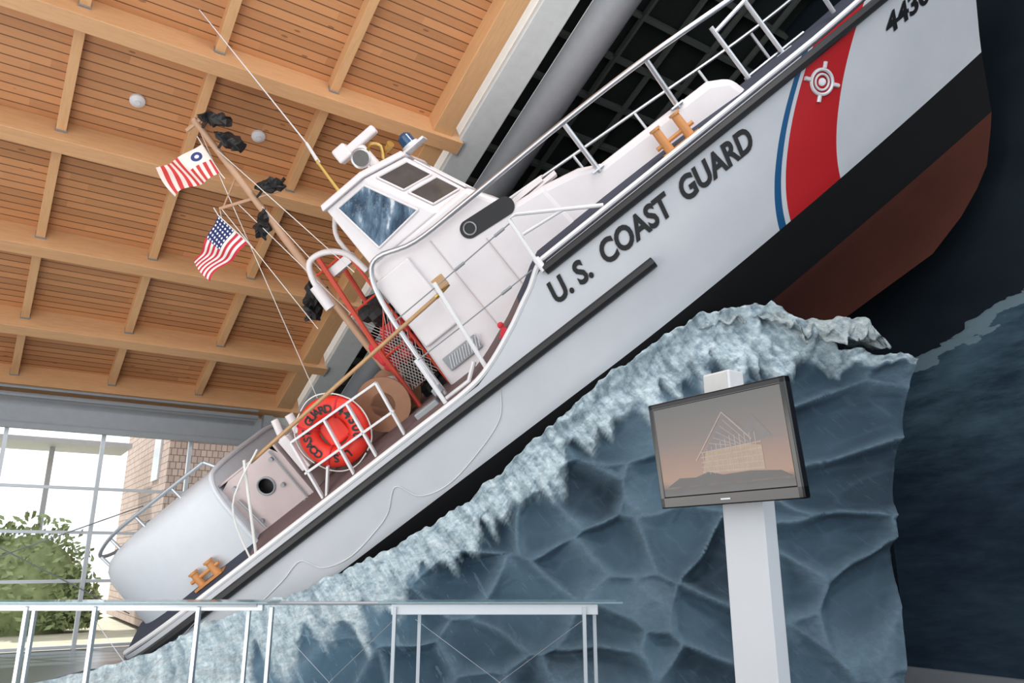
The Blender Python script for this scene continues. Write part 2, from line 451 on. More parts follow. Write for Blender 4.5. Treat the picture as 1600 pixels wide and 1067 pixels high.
b=Buf(); b.tube(cat([(-5.12,.50,-.5),(-5.12,.50,.2),(-5.11,.60,.5),(-5.1,.9,.62),(-5.1,2.0,.66),(-5.1,3.0,.62),(-5.12,3.4,.2),(-5.12,3.4,-.5)],5),.035,8); b.make("compartment_hoop",m_hullw,boat,True)
# towing-bitt locker with round hole
def locker():
    s0,s1=-5.12,-4.18; t=.66; K=24; hc=(-4.6,.02); hr=.115
    v=[];f=[]
    for k in range(K):
        A=2*math.pi*k/K; v.append((hc[0]+hr*math.cos(A),t,hc[1]+hr*math.sin(A)))
    for k in range(K):
        A=2*math.pi*k/K; c,s=math.cos(A),math.sin(A)
        xs=(s1-hc[0])/c if c>1e-6 else ((s0-hc[0])/c if c<-1e-6 else 1e9)
        zt=(.38-hc[1])/s if s>1e-6 else ((-.62-hc[1])/s if s<-1e-6 else 1e9)
        q=min(xs,zt); v.append((hc[0]+q*c,t,hc[1]+q*s))
    for k in range(K): f.append((k,(k+1)%K,K+(k+1)%K,K+k))
    mesh("locker_side_panel",v,f,m_pinkgrey,boat)
    b=Buf(); b.box((-4.64,1.95,.395),(.96,2.6,.03)); b.box((-4.165,1.95,-.12),(.03,2.6,1.04)); b.box((-4.64,1.2,-.12),(.9,.02,.95)); b.make("locker_body",m_pinkgrey,boat,bevel=.01)
    b=Buf(); b.tube([(hc[0]+hr*math.cos(k*math.pi/12),t-.01,hc[1]+hr*math.sin(k*math.pi/12)) for k in range(24)],.014,6,closed=True)
    for s,n in((-4.95,.25),(-4.3,.25),(-4.3,-.45),(-4.95,-.3),(-4.4,-.1)): b.cyl((s,t,n),(s,t-.05,n),.028)
    b.tube([(-4.25,t-.03,.35),(-4.25,t-.03,-.55)],.012,6); b.tube([(-5.0,t-.05,.1),(-4.95,t-.06,-.4)],.018,6)
    b.make("locker_fittings",m_greymetal,boat,True)
    b=Buf(); b.box((-4.6,.80,.02),(.3,.02,.3)); b.make("locker_hole_shade_sheet",m_black,boat)  # black sheet stands in for the shade inside the hole
locker()
# stern grab rails
b=Buf()
b.tube(cat([(-5.2,.9,.78),(-6.2,.9,.80),(-7.0,1.0,.80),(-7.6,1.3,.7),(-7.8,1.95,.62),(-7.6,2.6,.7)],6),.026,8)
b.tube(cat([(-5.1,.9,.62),(-5.2,.9,.78)],3),.026,8)
for s,t in((-5.8,.9),(-6.5,.93),(-7.1,1.05),(-7.6,1.3)): b.tube([(s,t,.8 if s>-7.3 else .7),(s+.02,t,.5)],.022,8)
b.make("stern_grab_rail",m_rail,boat,True)
# stern: broad black fender slabs and pale guard tube below them
b=Buf(); b.tube(cat([(-6.4,.10,-1.02),(-7.3,.35,-1.02),(-8.1,.85,-.98),(-8.5,1.4,-.95),(-8.62,2.0,-.92),(-8.4,2.7,-.9)],6),.045,8); b.make("stern_guard_tube",m_white,boat,True)
b=Buf()
fp=cat([(-6.5,.16,-.80),(-7.3,.42,-.80),(-8.0,.95,-.78),(-8.35,1.5,-.76),(-8.42,2.1,-.76),(-8.2,2.8,-.76)],6)
for a_,c_ in zip(fp,fp[1:]):
    b.bar(a_,c_+(c_-a_)*.05,.16,.26)
b.make("stern_fender",m_black,boat)
b=Buf()
for i in range(0,len(fp),5): b.tube([fp[i]+V3((0,0,-.1)),fp[i]+V3((-.05,-.10,-.24))],.02,6)
b.make("stern_guard_brackets",m_white,boat)
b=Buf(); b.tube([(-5.05,.15,-.6),(-4.35,.2,.45)],.02,8); b.tube(cat([(-4.1,.15,.45),(-4.8,.1,.1),(-5.1,.1,-.6)],6),.012,6); b.make("aft_rope",m_rope,boat,True)
# ---------- mast and rig
b=Buf(); b.tube([(-2.78,1.95,-.45),(-2.71,1.95,2.17),(-2.62,1.95,4.55)],[.062,.055,.045],12)
b.tube([(-3.15,1.95,3.42),(-2.30,1.95,3.06)],.024,8); b.tube([(-2.67,1.95,3.6),(-3.1,1.95,3.4)],.012,6); b.tube([(-2.8,1.95,4.5),(-2.45,1.95,4.48)],.03,8)
b.make("mast",m_mast,boat,True)
# shrouded mast lamps: ragged black cloth over each lamp
def shroud(b,c,sc,ang):
    c=V3(c); ca,sa=math.cos(ang),math.sin(ang)
    v=[];f=[];NI,NJ=14,10
    for i in range(NI+1):
        for j in range(NJ):
            q=i/NI; A=2*math.pi*j/NJ
            r=(.02+.10*max(0,math.sin(q*2.6))**.7)*(1+.9*noise.noise(V3((q*6+c.x*7,A*1.7,c.z*3))))*sc
            L=(q-.35)*.38*sc; L+= .09*noise.noise(V3((A*3,c.z,q)))*sc
            p=V3((L,r*math.cos(A),r*.7*math.sin(A)))
            v.append(c+V3((p.x*ca-p.z*sa,p.y,p.x*sa+p.z*ca)))
    for i in range(NI):
        for j in range(NJ): f.append((i*NJ+j,i*NJ+(j+1)%NJ,(i+1)*NJ+(j+1)%NJ,(i+1)*NJ+j))
    f+=[tuple(range(NJ)),tuple(NI*NJ+j for j in range(NJ))]
    b.add(v,f)
b=Buf()
for n,dx,sc,a in((4.40,.20,1.1,-.9),(4.06,.20,1.1,-1.2),(3.22,.20,1.05,-.5),(2.90,-.12,1.05,-2.4),(1.66,-.28,1.25,-2.2)):
    c=V3((-2.62+dx,1.88,n)); shroud(b,c,sc,a)
    b.tube([(-2.66,1.95,n-.03),c],.018,6)
b.make("mast_lamps_shrouded",m_black,boat)
b=Buf()
for a,c in(((-2.62,1.95,4.5),(-3.9,1.95,.3)),((-2.65,1.95,4.1),(-1.9,.7,1.4)),((-2.9,1.95,3.3),(-2.4,1.2,.9)),((-3.13,1.95,3.4),(-2.9,1.2,1.2)),((-3.15,1.95,3.42),(-3.22,1.95,3.3)),((-2.66,1.95,3.1),(-2.3,1.0,1.7))): b.tube([a,c],.006,5)
b.make("mast_rigging",m_rope,boat)
b=Buf(); b.tube([(-1.58,1.5,2.3),(-1.57,1.6,2.95)],[.03,.02],8); b.make("whip_antenna_base",m_brass,boat,True)
b=Buf(); b.tube([(-1.57,1.6,2.9),(-1.56,1.75,3.25)],[.028,.02],8); b.tube([(-1.56,1.75,3.25),(-1.59,1.95,5.8),(-1.6,2,7.6)],[.010,.007,.006],6); b.make("whip_antenna",m_white,boat,True)
b=Buf()
for t in(.95,1.7):
    b.tube([(-2.42,t,-.45),(-2.36,t,.6),(-2.22,t,1.85)],.035,8)
b.tube([(-1.92,1.0,-.4),(-1.92,1.0,.92),(-1.90,1.0,1.64)],.022,8)
for n in(.35,1.05,1.7): b.tube([(-2.38,.95,n),(-1.92,1.0,n)],.016,6)
b.tube([(-2.40,.95,.35),(-1.92,1.0,.92)],.014,6)
b.make("red_mast_frame",m_redframe,boat,True)
b=Buf()
b.tube(cat([(-2.5,1.0,1.45),(-2.46,1.0,1.72),(-2.34,1.0,1.90),(-2.10,1.0,1.86),(-1.9,1.0,1.66),(-1.84,1.0,1.35)],5),.040,12)
b.tube([(-2.50,1.0,1.62),(-2.52,1.0,1.28)],.075,12)
b.tube(cat([(-1.85,1.0,1.35),(-1.9,1.1,1.9),(-1.78,1.2,2.15)],4),.03,8)
b.box((-2.05,1.1,1.62),(.35,.2,.12))
b.make("engine_exhaust_pipes",m_whitepink,boat,True)
b=Buf()
for i in range(-5,12):
    x=-2.36+i*.042
    for d in(.24,-.24):
        for q0 in range(8):
            a=q0/8; c_=(q0+1)/8
            off=0 if d>0 else .2
            x0_=x+off+d*a*3; x1_=x+off+d*c_*3
            if -2.40<x0_<-1.9 and -2.40<x1_<-1.9:
                b.tube([(x0_,.97,-.2+1.3*a),(x1_,.97,-.2+1.3*c_)],.0045,4)
b.make("frame_safety_net",m_net,boat)
b=Buf()
for k in range(26):
    b.sph((-2.15+random.uniform(-.36,.3),1.25+random.uniform(-.15,.15),.42+random.uniform(-.22,.22)),random.uniform(.06,.12),9,6)
b.make("red_kit_bags",m_redcloth,boat,True)
b=Buf()
for k in range(40):
    b.sph((-2.1+random.uniform(-.28,.25),1.6+random.uniform(-.3,.3),random.uniform(-.4,1.1)),random.uniform(.07,.14),8,5)
b.make("dark_engine_gear",m_black,boat)
# pilothouse roof fittings
b=Buf(); b.box((-.98,1.4,2.72),(.62,.14,.12)); b.cyl((-.98,1.4,2.3),(-.98,1.4,2.68),.09,.07); b.box((-1.2,1.4,2.74),(.2,.2,.2)); b.make("radar_scanner",m_whitepink,boat,bevel=.03)
b=Buf(); b.tube([(-.98,1.08,2.44),(-.98,.92,2.44)],[.08,.115],18); b.tube([(-.98+.115*math.cos(k*math.pi/12),.915,2.44+.115*math.sin(k*math.pi/12)) for k in range(24)],.014,6,closed=True); b.tube([(-.98,1.05,2.44),(-.98,1.05,2.25)],.02,8); b.make("searchlight",m_steel,boat,True)
b=Buf(); b.cyl((-.98,.925,2.44),(-.98,.912,2.44),.10); b.make("searchlight_lens",m_darkglass,boat)
b=Buf(); b.tube(cat([(-.8,1.15,2.3),(-.72,1.15,2.45),(-.8,1.15,2.55),(-.9,1.2,2.52)],4),.02,8); b.tube([(-.75,1.2,2.36),(-.6,1.1,2.38)],[.02,.05],10); b.make("brass_horn",m_brass,boat,True)
b=Buf(); b.cyl((-.46,1.5,2.22),(-.46,1.5,2.30),.12); b.box((-.5,1.5,2.24),(.5,.3,.03)); b.make("beacon_base",m_white,boat,True)
b=Buf(); b.tube([(-.46,1.5,2.30),(-.46,1.5,2.42),(-.46,1.5,2.46)],[.10,.095,.05],18); b.make("blue_beacon_light",m_blueglass,boat,True)
# ---------- life ring rack, reel
b=Buf(); T=.28
for a,c in(((-3.77,.26),(-2.45,.18)),((-3.93,-.60),(-2.60,-.62)),((-3.89,-.15),(-2.50,-.22)),((-3.77,.26),(-3.93,-.60)),((-2.45,.18),(-2.60,-.62)),((-3.25,.23),(-3.42,-.60)),((-2.9,.2),(-3.05,-.60)),((-3.93,-.6),(-3.6,-.25))):
    b.bar((a[0],T,a[1]),(c[0],T,c[1]),.03,.065,(0,1,0))
for s in(-3.9,-2.62): b.bar((s,T,-.58),(s,.9,-.45),.03,.05)
b.make("life_ring_rack",m_white,boat,bevel=.006)
b=Buf()
for t in(.75,1.45): b.tube([(-2.72,t,-.1),(-2.72,t+.04,-.1)],.36,28)
b.tube([(-2.72,.75,-.1),(-2.72,1.45,-.1)],.16,20); b.make("tow_line_reel",m_reel,boat,True)
b=Buf()
for k in range(7): b.tube([(-2.72+(.22)*math.cos(a*math.pi/10),.86+k*.08,-.1+.22*math.sin(a*math.pi/10)) for a in range(20)],.04,6,closed=True)
b.make("tow_line",m_rope,boat,True)
b=Buf(); b.box((-4.02,.9,.12),(.14,.5,.5)); b.tube([(-4.05,.7,.3),(-3.95,.7,.62)],.05,10); b.tube([(-3.85,.8,.3),(-3.8,.8,.56)],.06,10); b.make("deck_winch_box",m_whitepink,boat,bevel=.02)
b=Buf(); b.box((-2.2,.45,-.48),(.35,.2,.12)); b.box((-1.95,.4,-.36),(.12,.14,.1)); b.make("deck_fairlead",m_greymetal,boat,bevel=.02)

# life ring as its own object (same frame as boat)
ring=empty("life_ring",MB@Matrix.Translation((-3.33,.46,.03)))
v=[];f=[];NU,NV=56,16
for i in range(NU):
    A=2*math.pi*i/NU
    for j in range(NV):
        B=2*math.pi*j/NV; r=.325+.135*math.cos(B); v.append((r*math.cos(A),.10*math.sin(B),r*math.sin(A)))
for i in range(NU):
    for j in range(NV): f.append((i*NV+j,((i+1)%NU)*NV+j,((i+1)%NU)*NV+(j+1)%NV,i*NV+(j+1)%NV))
mesh("ring_body",v,f,m_ringred,ring,True)
def ringtext(body,a0,step,size):
    for k,ch in enumerate(body):
        if ch==' ':continue
        A=math.radians(a0-step*k); v,f=textmesh(ch,size,0,.005,'CENTER')
        rad=V3((math.cos(A),0,math.sin(A))); tan=V3((math.sin(A),0,-math.cos(A)))
        out=[rad*(.27+q.y)+tan*q.x+V3((0,-.104,0)) for q in v]
        mesh("letter_%s_%d"%(ch,k) if ch.isalnum() else "letter_dot_%d"%k,out,f,m_ink,ring,recalc=False)
ringtext("44300",30,18,.17); ringtext("U.S. COAST GUARD",-92,14,.14)
b=Buf()
for k in range(4):
    A0=math.pi/2*k+.4; b.tube(cat([(.48*math.cos(A0+j*.3),-.02-.03*math.sin(j*.6),(.48+.03*math.sin(j*.62))*math.sin(A0+j*.3)) for j in range(6)],3),.009,5)
b.make("grab_line",m_rope,ring,True)
b=Buf()
for k in range(4):
    A=math.pi/2*k+.75; c,s=math.cos(A),math.sin(A)
    b.tube([((.325+.142*math.cos(q*math.pi/8))*c,.107*math.sin(q*math.pi/8),(.325+.142*math.cos(q*math.pi/8))*s) for q in range(16)],.012,6,closed=True)
b.make("ring_bands",m_redcloth,ring,True)
b=Buf(); b.box((0,.05,0),(.34,.08,.34)); b.make("ring_backing_pouch",m_ringred,ring,bevel=.04)

# boat hook
hook=empty("boat_hook",MB)
b=Buf(); b.tube([(-4.3,.2,.38),(-1.13,.18,.52)],.026,10); b.make("hook_pole",m_pole,hook,True)
b=Buf(); b.tube([(-1.2,.18,.515),(-.98,.18,.53)],[.03,.012],8); b.tube(cat([(-1.12,.18,.52),(-1.02,.18,.60),(-1.08,.18,.66)],4),.013,6); b.make("hook_head",m_brass,hook,True)
b=Buf(); b.box((-1.05,.17,.62),(.15,.07,.15)); b.make("hook_bracket_block",m_pole,hook,bevel=.01)

# ---------- flags
def flagmat(name,kind):
    t=NT(name); u,w,_=t.sep(t.coord("UV"))
    if kind=='us':
        st=t.math('LESS_THAN',t.math('MODULO',t.math('FLOOR',t.math('MULTIPLY',w,13)),2),.5)
        c=t.mix(st,(.8,.76,.74),(.55,.03,.05))
        can=t.math('MULTIPLY',t.math('LESS_THAN',u,.45),t.math('LESS_THAN',w,7/13))
        fu=t.math('SUBTRACT',t.math('FRACT',t.math('MULTIPLY',u,13)),.5); fw=t.math('SUBTRACT',t.math('FRACT',t.math('MULTIPLY',w,11)),.5)
        d=t.math('ADD',t.math('MULTIPLY',fu,fu),t.math('MULTIPLY',fw,fw))
        c=t.mix(can,c,t.mix(t.math('LESS_THAN',d,.07),(.02,.03,.12),(.8,.8,.85)))
    else:
        st=t.math('LESS_THAN',t.math('MODULO',t.math('FLOOR',t.math('MULTIPLY',u,16)),2),.5)
        c=t.mix(st,(.85,.74,.68),(.60,.05,.05))
        can=t.math('MULTIPLY',t.math('LESS_THAN',u,.45),t.math('LESS_THAN',w,.5))
        du=t.math('SUBTRACT',u,.22); dw=t.math('MULTIPLY',t.math('SUBTRACT',w,.25),.7)
        d=t.math('SQRT',t.math('ADD',t.math('MULTIPLY',du,du),t.math('MULTIPLY',dw,dw)))
        c=t.mix(can,c,t.mix(t.math('LESS_THAN',t.math('ABSOLUTE',t.math('SUBTRACT',d,.07)),.03),(.85,.78,.72),(.04,.06,.22)))
    return t.out(c,.85)
def flag(name,A,B,C,D,mat,T=1.9):
    """A hoist-top B hoist-bottom C fly-bottom D fly-top"""
    e=empty(name,MB)
    NU,NW=28,16; v=[];f=[]
    A,B,C,D=[V3((q[0],T,q[1])) for q in(A,B,C,D)]
    for i in range(NU+1):
        for j in range(NW+1):
            u=i/NU;w=j/NW; p=(A*(1-w)+B*w)*(1-u)+(D*(1-w)+C*w)*u
            p.y+=.09*math.sin(u*9+w*3)*u**.5; p.z+=.04*math.sin(u*8+w*2)*u; v.append(p)
    for i in range(NU):
        for j in range(NW):
            a=i*(NW+1)+j; f.append((a,a+1,a+NW+2,a+NW+1))
    o=mesh("cloth",v,f,mat,e,True,recalc=False)
    l=o.data.uv_layers.new(name="UVMap")
    for p in o.data.polygons:
        for li in p.loop_indices:
            vi=o.data.loops[li].vertex_index; l.data[li].uv=((vi//(NW+1))/NU,(vi%(NW+1))/NW)
    b=Buf(); b.tube([A+V3((.02,0,.12)),A,B,B-V3((0,0,.1))],.008,5); b.make("halyard",m_rope,e)
flag("american_flag",(-3.21,3.35),(-3.13,2.80),(-3.90,2.75),(-3.93,3.08),flagmat("american_flag_cloth",'us'))
flag("ensign_flag",(-2.74,4.21),(-2.80,3.76),(-3.50,3.93),(-3.48,4.37),flagmat("ensign_cloth",'cg'))

# ------------------------------------------------------------------ room
U=V3((.829,.559,0)).normalized(); V=V3((-.559,.829,0)).normalized(); ZZ=V3((0,0,1))
def room(u,v,z): return U*u+V*v+ZZ*z
MR=Matrix(((U.x,V.x,0,0),(U.y,V.y,0,0),(0,0,1,0),(0,0,0,1)))
sl=math.atan(.48); A_=(-V*math.cos(sl)+ZZ*math.sin(sl)); N_=(V*math.sin(sl)+ZZ*math.cos(sl)); Or=room(0,17,4.69)
MRoof=Matrix(((U.x,A_.x,N_.x,Or.x),(U.y,A_.y,N_.y,Or.y),(U.z,A_.z,N_.z,Or.z),(0,0,0,1)))
ceil=empty("ceiling",MRoof)
b=Buf(); b.box((-4.4,10.5,.43),(19.6,22,.08)); b.make("planks",m_plank,ceil)
b=Buf()
BA=[.11,1.77,3.77,5.93,7.93,12.0,16.0,20.0]
for a in BA:
    b.box((-4.35,a,.17),(19.9,.24,.44))
b.make("glulam_beams",m_beam,ceil,bevel=.008)
b=Buf()
for k in range(10):
    u=3.4-1.65*k
    b.box((u,10.5,.27),(.13,21.6,.24))
b.make("purlins",m_beamv,ceil,bevel=.006)
b=Buf(); b.box((5.22,10.0,.25),(.34,22,.44)); b.make("rake_beam",m_beamv,ceil,bevel=.01)
b=Buf()
for k in range(5):
    a=BA[k]
    for j in range(5):
        u=3.4-1.65*j
        for s in(-1,1): b.box((u,a+s*.135,.2),(.15,.02,.14))
    b.box((5.61,a,.17),(.03,.27,.46)); b.box((5.0,a-.15,.2),(.05,.02,.2))
b.make("joist_hangers",m_greymetal,ceil)
m_fascia=simple("white_fascia",(.60,.62,.62),.6)
b=Buf(); b.box((5.80,10.0,.30),(.52,22,.6)); b.make("white_rake_fascia",m_fascia,ceil,bevel=.02)
m_duct=simple("grey_duct",(.24,.25,.27),.5,metal=.2)
b=Buf(); b.tube([(6.55,.3,-.05),(6.55,21,-.05)],.30,20); b.make("grey_duct_pipe",m_duct,ceil,True)
m_dark=simple("dark_roof_deck",(.022,.026,.025),1,Specular_IOR_Level=.1)
m_darkpur=simple("dark_roof_purlin",(.085,.095,.088),.9,Specular_IOR_Level=.1)
b=Buf(); b.box((9.0,10.5,1.0),(6.0,22,.08)); b.make("dark_roof_panel",m_dark,ceil)
b=Buf()
for k in range(26): b.box((8.9,.4+k*.8,.88),(5.6,.07,.16))
for k in range(6): b.box((6.9+k*.8,10.5,.80),(.05,21.6,.10))
b.make("dark_roof_framing",m_darkpur,ceil)
for k,(u,v) in enumerate(((.95,10.9),(2.68,10.9))):
    e=empty("smoke_detector" if k==0 else "smoke_detector.001",MRoof@Matrix.Translation((u,(17-v)*1.109,.39)))
    b=Buf(); b.tube([(0,0,0),(0,0,-.04),(0,0,-.07)],[.105,.105,.06],24); b.tube([(0,0,-.07),(0,0,-.085)],.04,16); b.make("detector_body",m_white,e,True)
def floormat():
    t=NT("polished_floor"); n=t.noise(t.coord(),1.2,4); return t.out(t.mix(n,(.09,.11,.13),(.14,.16,.18)),.25)
b=Buf(); b.box((-1,5.0,-.05),(23.4,24.2,.1)); fl=b.make("floor",floormat(),None); fl.matrix_world=MR
m_grass=simple("dune_grass",(.55,.52,.40),.9,scale=1.5,var=.4)
b=Buf(); b.box((0,47,-.15),(160,60,.1)); g=b.make("ground_outside",m_grass,None); g.matrix_world=MR
# right mural wall
def mural():
    t=NT("storm_sea_mural"); co=t.coord(); x,y,z=t.sep(co)
    nz=t.noise(t.scale(co,(1,.5,1)),.9,5); fine=t.noise(t.scale(t.comb(x,t.math('ADD',y,t.math('MULTIPLY',z,.6)),z),(1,1.0,4)),2.0,6,.7)
    big=t.noise(t.scale(t.comb(x,t.math('ADD',y,t.math('MULTIPLY',z,.8)),z),(1,.7,1.8)),1.1,3,.5)
    crest=t.math('ADD',4.45,t.math('MULTIPLY',t.math('COSINE',t.math('MULTIPLY',t.math('SUBTRACT',y,3.7),1.1)),.4))
    crest=t.math('ADD',crest,t.math('MULTIPLY',t.math('SUBTRACT',nz,.5),1.3))
    d=t.math('SUBTRACT',crest,z)
    f1=t.math('MULTIPLY',t.math('SUBTRACT',t.math('ADD',fine,t.math('MULTIPLY',big,1.2)),.75),1.5)
    f1=t.math('MINIMUM',1,t.math('MAXIMUM',0,f1))
    sea=t.mix(f1,(.008,.018,.032),(.060,.105,.14))
    sky=t.mix(nz,(.004,.006,.010),(.016,.024,.032))
    c=t.mix(t.math('GREATER_THAN',d,0),sky,sea)
    line=t.math('LESS_THAN',t.math('ABSOLUTE',t.math('SUBTRACT',d,.06)),t.math('MULTIPLY',fine,.2))
    c=t.mix(t.math('MULTIPLY',line,.55),c,(.20,.28,.32))
    low=t.math('MINIMUM',1,t.math('MAXIMUM',0,t.math('MULTIPLY',t.math('SUBTRACT',3.4,z),.9)))
    c=t.mix(t.math('MULTIPLY',low,.6),c,(.010,.017,.034))
    return t.out(c,1,0,Specular_IOR_Level=.1)
b=Buf(); b.box((10.6,5.0,6.5),(.2,24.2,13)); w=b.make("wall_right",mural(),None); w.matrix_world=MR
b=Buf(); b.box((10.44,5.0,.12),(.12,24,.22)); w=b.make("baseboard_right",m_greymetal,None); w.matrix_world=MR
m_wallgrey=simple("pale_wall",(.50,.53,.51),.7)
b=Buf(); b.box((7.7,17.1,2.6),(5.6,.2,5.2)); w=b.make("wall_far",m_wallgrey,None); w.matrix_world=MR
# window wall
win=empty("window_1",MR)
b=Buf(); b.box((-3.4,17.0,4.25),(17,.35,.55)); b.box((-3.4,16.8,3.98),(17,.12,.10)); b.make("header_beam",m_greymetal,win)
b=Buf(); b.box((-3.4,17.15,4.85),(17,.1,.75)); b.make("eave_infill",m_beam,win)
b=Buf(); b.tube([(-12,16.6,4.52),(4.6,16.6,4.52)],.05,8); b.tube([(-12,16.6,4.66),(4.6,16.6,4.66)],.03,8); b.make("conduit",m_greymetal,win,True)
m_mull=simple("mullion_white",(.6,.64,.68),.4,metal=.2)
b=Buf()
for k in range(9): b.box((5.0-1.62*k*1.0-.0,17,2.0),(.07,.12,4.0))
for z in(.05,1.2,2.08,2.9): b.box((-3.4,17,z),(17,.09,.055))
b.make("mullions",m_mull,win)
b=Buf(); b.tube([(-2.5,16.8,3.3),(2.6,16.8,.6)],.012,5); b.tube([(-2.5,16.8,.4),(2.6,16.8,2.6)],.012,5); b.make("tension_rods",m_greymetal,win)
b=Buf(); b.box((4.85,16.75,2.3),(.2,.2,4.6)); b.make("end_column",m_greymetal,win)
# outside: shingled building
def shingle():
    t=NT("cedar_shingles"); n=t.n.new("ShaderNodeTexBrick"); co=t.coord(); x,y,z=t.sep(co)
    t.nt.links.new(t.comb(t.math('ADD',x,y),z,0),n.inputs["Vector"]); n.inputs["Scale"].default_value=1
    n.inputs["Brick Width"].default_value=.14; n.inputs["Row Height"].default_value=.17; n.inputs["Mortar Size"].default_value=.010
    n.inputs["Color1"].default_value=(.56,.44,.38,1); n.inputs["Color2"].default_value=(.43,.34,.30,1); n.inputs["Mortar"].default_value=(.20,.14,.12,1)
    return t.out(n.outputs["Color"],.85)
bld=empty("shingled_building",MR)
b=Buf(); b.box((7.9,24.0,3.5),(8.6,7,7.0)); b.make("building_walls",shingle(),bld)
b=Buf(); b.box((3.58,21.9,4.2),(.06,.9,1.3)); b.box((5.6,20.47,3.2),(2.2,.06,.5)); b.make("building_windows",m_mull,bld)
can=empty("canopy",MR)
m_canopy=simple("canopy_grey",(.42,.44,.47),.6)
b=Buf(); b.box((1.0,24,4.55),(4.2,2.0,.12)); b.box((1.3,24,2.25),(.12,.12,4.5)); b.make("canopy_roof",m_canopy,can)
# bush
bush=empty("shrub",MR@Matrix.Translation((.55,22.6,0)))
m_leaf=simple("leaves",(.28,.34,.16),.8,var=.6,scale=5)
v=[];f=[]
for k in range(6800):
    cc=random.choice([(-3.2,0,.8,2.2,1.5),(-1.2,.3,1.0,1.8,1.9),(.5,0,.8,1.6,1.8),(-6,1,.6,2.4,1.6),(1.3,-.2,.4,.9,1.0)])
    d=V3((random.gauss(0,1),random.gauss(0,1),random.gauss(0,1))).normalized()*random.uniform(.72,1.08)
    c=V3((cc[0]+d.x*cc[3],cc[1]+d.y*cc[3]*.6,max(.05,cc[2]+d.z*cc[4])))
    a=V3((random.gauss(0,1),random.gauss(0,1),random.gauss(0,1))).normalized(); q=a.orthogonal().normalized()
    n=len(v); v+=[c-a*.11,c+q*.06,c+a*.11,c-q*.06]; f.append((n,n+1,n+2,n+3))
mesh("foliage",v,f,m_leaf,bush,recalc=False)
b=Buf()
for cc in((-3.2,0,.7,1.8,1.2),(-1.2,.3,.9,1.5,1.55),(.5,0,.7,1.25,1.45),(-6,1,.5,2.0,1.2)): b.sph((cc[0],cc[1],cc[2]),1,14,8,(cc[3],cc[3]*.6,cc[4]))
b.make("foliage_core",m_leaf,bush,True)

# ------------------------------------------------------------------ wave sculpture
crest=[(-6.3,9.75,.03),(-5.62,9.70,.20),(-4.85,9.58,.36),(-4.1,9.45,.58),(-3.47,9.35,.90),(-2.33,9.17,1.27),(-1.31,9.0,1.74),(-.58,8.87,2.16),(-.15,8.8,2.50),(.22,8.74,2.87),(.59,8.68,3.14),(.88,8.63,3.44),(1.40,8.54,3.78),(1.77,8.48,4.03),(2.07,8.43,4.20),(2.42,8.37,4.28),(2.81,8.30,4.28),(2.95,8.28,4.18),(3.35,8.2,3.95),(3.50,8.17,3.78),(3.8,8.10,3.70),(4.14,8.03,3.65),(4.25,8.02,3.60)]
def crest_at(x):
    return interp(x,[(c[0],c[1]) for c in crest]),interp(x,[(c[0],c[2]) for c in crest])
def vor(p):
    d,_=noise.voronoi(p); return d[1]-d[0]
def sst(a,b,x):
    x=max(0,min(1,(x-a)/(b-a))); return x*x*(3-2*x)
